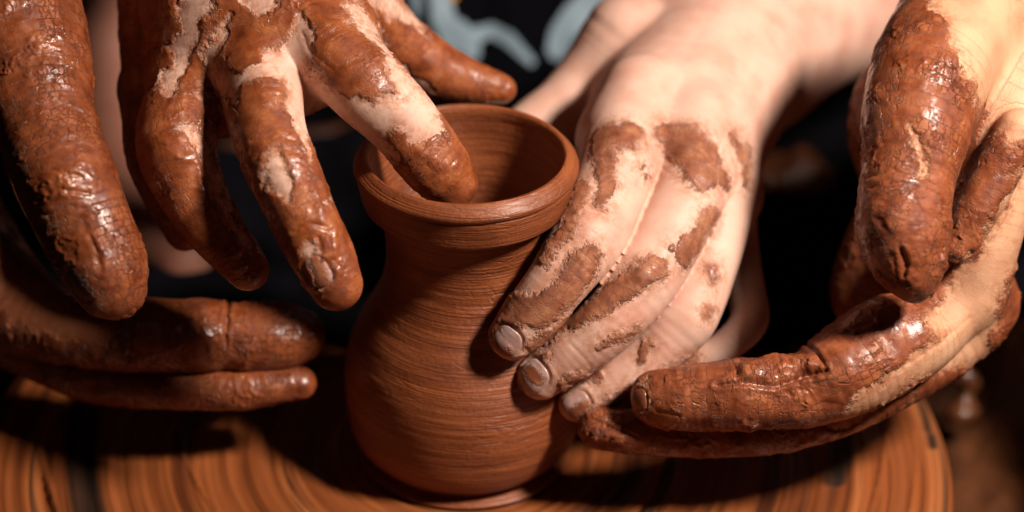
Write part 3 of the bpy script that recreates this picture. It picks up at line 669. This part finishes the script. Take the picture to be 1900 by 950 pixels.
def prt(name, strokes, mat):
    sd = np.max([stroke_sd(px, py, s) for s in strokes], 0); f = FG[(sd[FG] > 0).all(1)]
    if not len(f): return
    u, inv = np.unique(f, return_inverse=True); n0 = len(u)
    Vt = PP.reshape(-1, 3)[u]; Vb = torso(th, zz, -0.02).reshape(-1, 3)[u]; f = inv.reshape(-1, 4)
    mesh_obj(name, np.concatenate([Vt, Vb]), np.concatenate([f, f[:, ::-1]+n0]), mat, shirt)
prt('print_letter', [[(812, -30, 18), (822, 30, 25), (840, 80, 22)], [(826, 40, 22), (862, 66, 22), (876, 98, 17)], [(868, 92, 17), (885, 64, 16), (912, 56, 15), (940, 70, 15), (965, 94, 13), (985, 114, 10)]], M_print)
prt('print_letter', [[(1036, 92, 23), (1044, 64, 26), (1066, 34, 29), (1094, 8, 31), (1130, -8, 29), (1142, 22, 20), (1142, 60, 17)]], M_print)
prt('print_letter', [[(768, -30, 10), (774, 10, 10), (772, 35, 7)]], M_print)
prt('print_mark', [[(828, -20, 14), (838, -8, 12)]], M_yel)

# bare knee and shin, far out of focus
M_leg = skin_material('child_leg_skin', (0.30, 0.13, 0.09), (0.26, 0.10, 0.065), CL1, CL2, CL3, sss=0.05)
Lg = Hand([], [[(190, -60, 92, 110), (190, 90, 88, 100), (215, 260, 86, 95), (270, 400, 84, 95), (340, 480, 82.5, 62)], [(190, 90, 88, 100), (120, 60, 90, 80)]])
Lg.F = []
def f_leg(X, s=Lg):
    X = np.asarray(X, np.float32); p = None
    for c in s.Pm:
        d = c.ev(X); p = d if p is None else smin(p, d, 1.0)
    return p
Lg.f = f_leg
make_hand(Lg, M_leg, child, 'bare leg far out of focus behind the left hands', h=0.5, base=-60, sub=1, name='leg')

# ------------------------------------------------------------------ the adult
adult = empty('person', 'adult whose large clay-covered hands cup the wheel on both sides of the pot', 'person')
Cc = Hand(
    fingers=[
        [(1790, 30, 71.5, 110), (1735, 120, 70.0, 112), (1705, 210, 69.0, 104), (1690, 300, 68.4, 88), (1680, 365, 68.1, 84), (1676, 425, 68.0, 84), (1684, 475, 68.0, 70), (1697, 514, 68.2, 45)],   # thumb
        [(1890, 240, 69.5, 40), (1862, 300, 69.4, 42), (1815, 390, 69.4, 40), (1778, 455, 69.5, 30)],                                              # fold of the web
        [(1800, 480, 71.5, 80), (1730, 600, 70.9, 72), (1650, 640, 70.4, 90), (1570, 690, 70.1, 84), (1500, 722, 70.0, 68), (1420, 730, 69.9, 64), (1340, 732, 69.9, 61), (1265, 738, 70.1, 55), (1218, 738, 70.3, 48)],  # index
        [(1810, 560, 72.3, 80), (1740, 640, 71.9, 70), (1640, 715, 71.5, 54), (1540, 768, 71.3, 46), (1430, 797, 71.1, 44), (1310, 806, 71.0, 42), (1190, 800, 71.1, 42), (1112, 793, 71.3, 38)],
        [(1780, 330, 74, 80), (1660, 420, 74.2, 70), (1600, 520, 74.5, 55), (1590, 560, 74.6, 45)]],
    palm=[
        [(2520, -40, 84, 190), (2160, 40, 77, 165), (1960, 120, 73.4, 138), (1868, 200, 71.6, 112), (1845, 300, 71.0, 88), (1822, 420, 70.8, 78), (1790, 540, 71.2, 76)],
        [(2160, 40, 77, 150), (1920, 10, 73.5, 118), (1820, 30, 72.0, 108), (1755, 105, 71.2, 98)],
        [(1940, 120, 74.5, 130), (1790, 300, 73.2, 105), (1790, 470, 72.8, 85), (1780, 590, 72.4, 78)],
        [(1790, 100, 74.5, 120), (1690, 200, 74.5, 108), (1680, 300, 74.5, 90), (1730, 420, 74.0, 80)]], kp=0.8, kf=0.25)
opsC = [('add', [(0, 0, 3000)]),
    ('cut', [(1760, -10, 40), (1830, 30, 80), (1870, 130, 78), (1895, 215, 52)]), ('cut', [(1845, 225, 20), (1822, 262, 9)]),
    ('cut', [(1915, 330, 30), (1885, 420, 40), (1830, 510, 42), (1790, 585, 55), (1745, 600, 30)]), ('cut', [(1790, 640, 50), (1720, 672, 26), (1640, 728, 22), (1570, 776, 16), (1530, 792, 8)]), ('nail', [(1180, 735, 30)]),
    ('cut', [(1694, 232, 7), (1700, 280, 12), (1712, 322, 6)])]
grC = [([(1672, 462, 3), (1680, 490, 5), (1678, 508, 3)], 0.07), ([(1330, 716, 2), (1380, 712, 3), (1440, 716, 4), (1490, 700, 4), (1535, 690, 3)], 0.10),
       ([(1356, 672, 2), (1368, 690, 3), (1366, 712, 2)], 0.06), ([(1496, 640, 2), (1515, 655, 3), (1532, 680, 3)], 0.07), ([(1610, 330, 1.5), (1660, 318, 2), (1720, 335, 2), (1745, 350, 1.5)], 0.03),
       ([(1618, 350, 1.5), (1670, 338, 1.5), (1735, 356, 2)], 0.025), ([(1735, 380, 2), (1752, 430, 3), (1740, 480, 3)], 0.04), ([(1480, 770, 1.5), (1530, 745, 2), (1560, 750, 1.5)], 0.02), ([(1180, 720, 1.5), (1198, 740, 2), (1185, 765, 1.5)], 0.02),
       ([(1220, 762, 1.5), (1260, 770, 2)], 0.03), ([(1100, 780, 2), (1150, 800, 3), (1180, 810, 2)], 0.04), ([(1660, 690, 1.5), (1740, 640, 2), (1800, 590, 1.5)], 0.02), ([(1575, 200, 3), (1600, 260, 3), (1610, 300, 2)], 0.03)]
rdC = [([(1385, 690, 14), (1440, 682, 18), (1500, 678, 16)], 0.17), ([(1670, 400, 30), (1700, 440, 34), (1705, 470, 20)], 0.05), ([(1742, 478, 5), (1752, 492, 5)], 0.08), ([(1490, 712, 4), (1520, 700, 5)], 0.05), ([(1110, 805, 12), (1150, 812, 8)], 0.10), ([(1200, 790, 8), (1300, 795, 9), (1400, 790, 6)], 0.05),
       ([(1640, 360, 16), (1625, 420, 12)], 0.03), ([(1725, 250, 8), (1745, 300, 8)], 0.03)]
make_hand(Cc, M_adult, adult, 'large hand on the right, thumb pointing down, fingers curled towards the pot', base=60, ops=opsC, grooves=grC, ridges=rdC, thick=0.042, lump=0.026, wr=0.006, nails=[(1184, 742, -1.0, 0.1, 20, 18)], nail_mat=M_nail, bulges=[(1655, 405, 46, 0.150), (1700, 330, 40, -0.105), (1700, 530, 26, 0.075), (1560, 668, 42, 0.150), (1450, 735, 30, -0.075), (1370, 722, 36, 0.090), (1295, 745, 26, -0.045), (1770, 560, 40, -0.120), (1720, 600, 40, 0.075)])

Dd = Hand(
    fingers=[
        [(-70, -90, 72, 170), (-5, 10, 70.4, 150), (50, 120, 69.4, 118), (80, 220, 68.6, 92), (118, 325, 68.0, 93), (158, 420, 67.8, 86), (192, 488, 67.7, 78), (205, 527, 67.7, 64)],
        [(-110, 430, 75.3, 120), (-10, 540, 74.5, 95), (90, 600, 73.6, 68), (190, 622, 72.9, 62), (260, 622, 72.7, 68), (330, 624, 72.6, 66), (378, 624, 72.6, 68), (421, 625, 72.6, 60), (470, 626, 72.7, 65), (520, 624, 72.8, 62), (552, 622, 72.9, 50)],
        [(-60, 560, 75.3, 80), (60, 640, 74.5, 60), (160, 696, 73.7, 46), (260, 716, 73.1, 40), (360, 720, 72.8, 39), (460, 720, 72.7, 38), (530, 713, 72.8, 31), (556, 711, 72.8, 28)]],
    palm=[
        [(-330, -250, 80, 190), (-220, -60, 76, 190), (-90, 20, 72.5, 150)],
        [(-220, -60, 77.9, 190), (-190, 180, 76.4, 160), (-140, 380, 74.9, 130), (-80, 500, 73.8, 105)],
        [(-190, 180, 79.1, 150), (-120, 450, 78.1, 100), (-60, 560, 77.6, 82)]], kp=0.8, kf=0.25)
opsD = [('add', [(0, 0, 3000)]), ('cut', [(-20, 470, 40), (50, 560, 44), (130, 605, 30), (205, 620, 14)]), ('add', [(0, 420, 40), (60, 510, 12)])]
grD = [([(60, 335, 2), (100, 318, 2), (150, 330, 3)], 0.035), ([(72, 372, 2), (110, 352, 3), (165, 360, 2)], 0.04), ([(85, 400, 2), (130, 382, 2), (180, 392, 2)], 0.03), ([(98, 428, 2), (140, 415, 2)], 0.02),
       ([(168, 440, 3), (182, 470, 4), (186, 500, 3)], 0.04), ([(423, 562, 3), (420, 600, 4), (418, 640, 2)], 0.07), ([(250, 570, 2), (246, 610, 2), (240, 660, 2)], 0.04), ([(330, 566, 2), (328, 600, 2)], 0.02),
       ([(130, 575, 2), (170, 590, 2)], 0.02)]
rdD = [([(140, 320, 10), (165, 340, 12)], 0.05), ([(165, 400, 10), (178, 440, 12), (190, 470, 8)], 0.06), ([(200, 500, 22), (215, 540, 22)], 0.03), ([(265, 600, 6), (320, 608, 9)], 0.03), ([(450, 646, 5), (520, 650, 6)], 0.03)]
make_hand(Dd, M_adult2, adult, 'large hand on the left coated in dark wet clay, thumb above outstretched fingers', base=60, ops=opsD, grooves=grD, ridges=rdD, thick=0.042, lump=0.030, wr=0.006, bulges=[(112, 330, 46, 0.135), (90, 250, 40, -0.090), (180, 520, 34, 0.075), (330, 625, 40, 0.060), (385, 620, 22, 0.060), (500, 625, 34, 0.060)])

# ------------------------------------------------------------------ far background
M_floor = simple('dark_floor', (0.02, 0.009, 0.006), 0.8, (6, (0.01, 0.005, 0.003), (0.035, 0.014, 0.008)))
fl = mesh_obj('floor', [(-300, -150, -38), (300, -150, -38), (300, 300, -38), (-300, 300, -38)], [(0, 1, 2, 3)], M_floor, smooth=False); tag(fl, kind='structure')
wl = mesh_obj('wall', [(-300, 200, -38), (300, 200, -38), (300, 200, 220), (-300, 200, 220)], [(0, 1, 2, 3)], M_floor, smooth=False); tag(wl, kind='structure')

def blob(name, label, cat, pts, mat, amp=0.4, h=0.35, group=None, k=0.9):
    H_ = Hand([], [pts]); H_.f = lambda X, c=H_.Pm[0]: c.ev(np.asarray(X, np.float32)); V, F = H_.build(h); V, F = subdiv(V, F); N = vnormals(V, F); V = V-H_.f(V)[:, None]*N
    N = vnormals(V, F); V = V+N*(amp*fbm(V*0.8, 3))[:, None]
    o = mesh_obj(name, V, F, mat); return tag(o, label, cat, group)
M_brown = simple('wet_brown_clay', (0.07, 0.022, 0.009), 0.22, (40, (0.03, 0.010, 0.005), (0.13, 0.045, 0.016)), (90, 0.003))
blob('clay_lump', 'blurred brown lump of clay between the pale wrist and the right thumb', 'clay lump', [(1430, 330, 88, 50), (1510, 350, 88, 55), (1475, 415, 87, 36)], M_brown, 0.6)
blob('clay_lump', 'shiny blurred clay lump in the pan beside the right edge of the wheel', 'clay lump', [(1775, 700, 84, 24), (1800, 722, 84, 20), (1790, 760, 84, 26)], M_brown, 0.9)
blob('clay_lump', 'dark blurred clay lump at the right frame edge above the pan', 'clay lump', [(1890, 530, 92, 36), (1930, 590, 92, 40)], M_brown, 0.5)
print('script', round(time.time()-T0, 1))
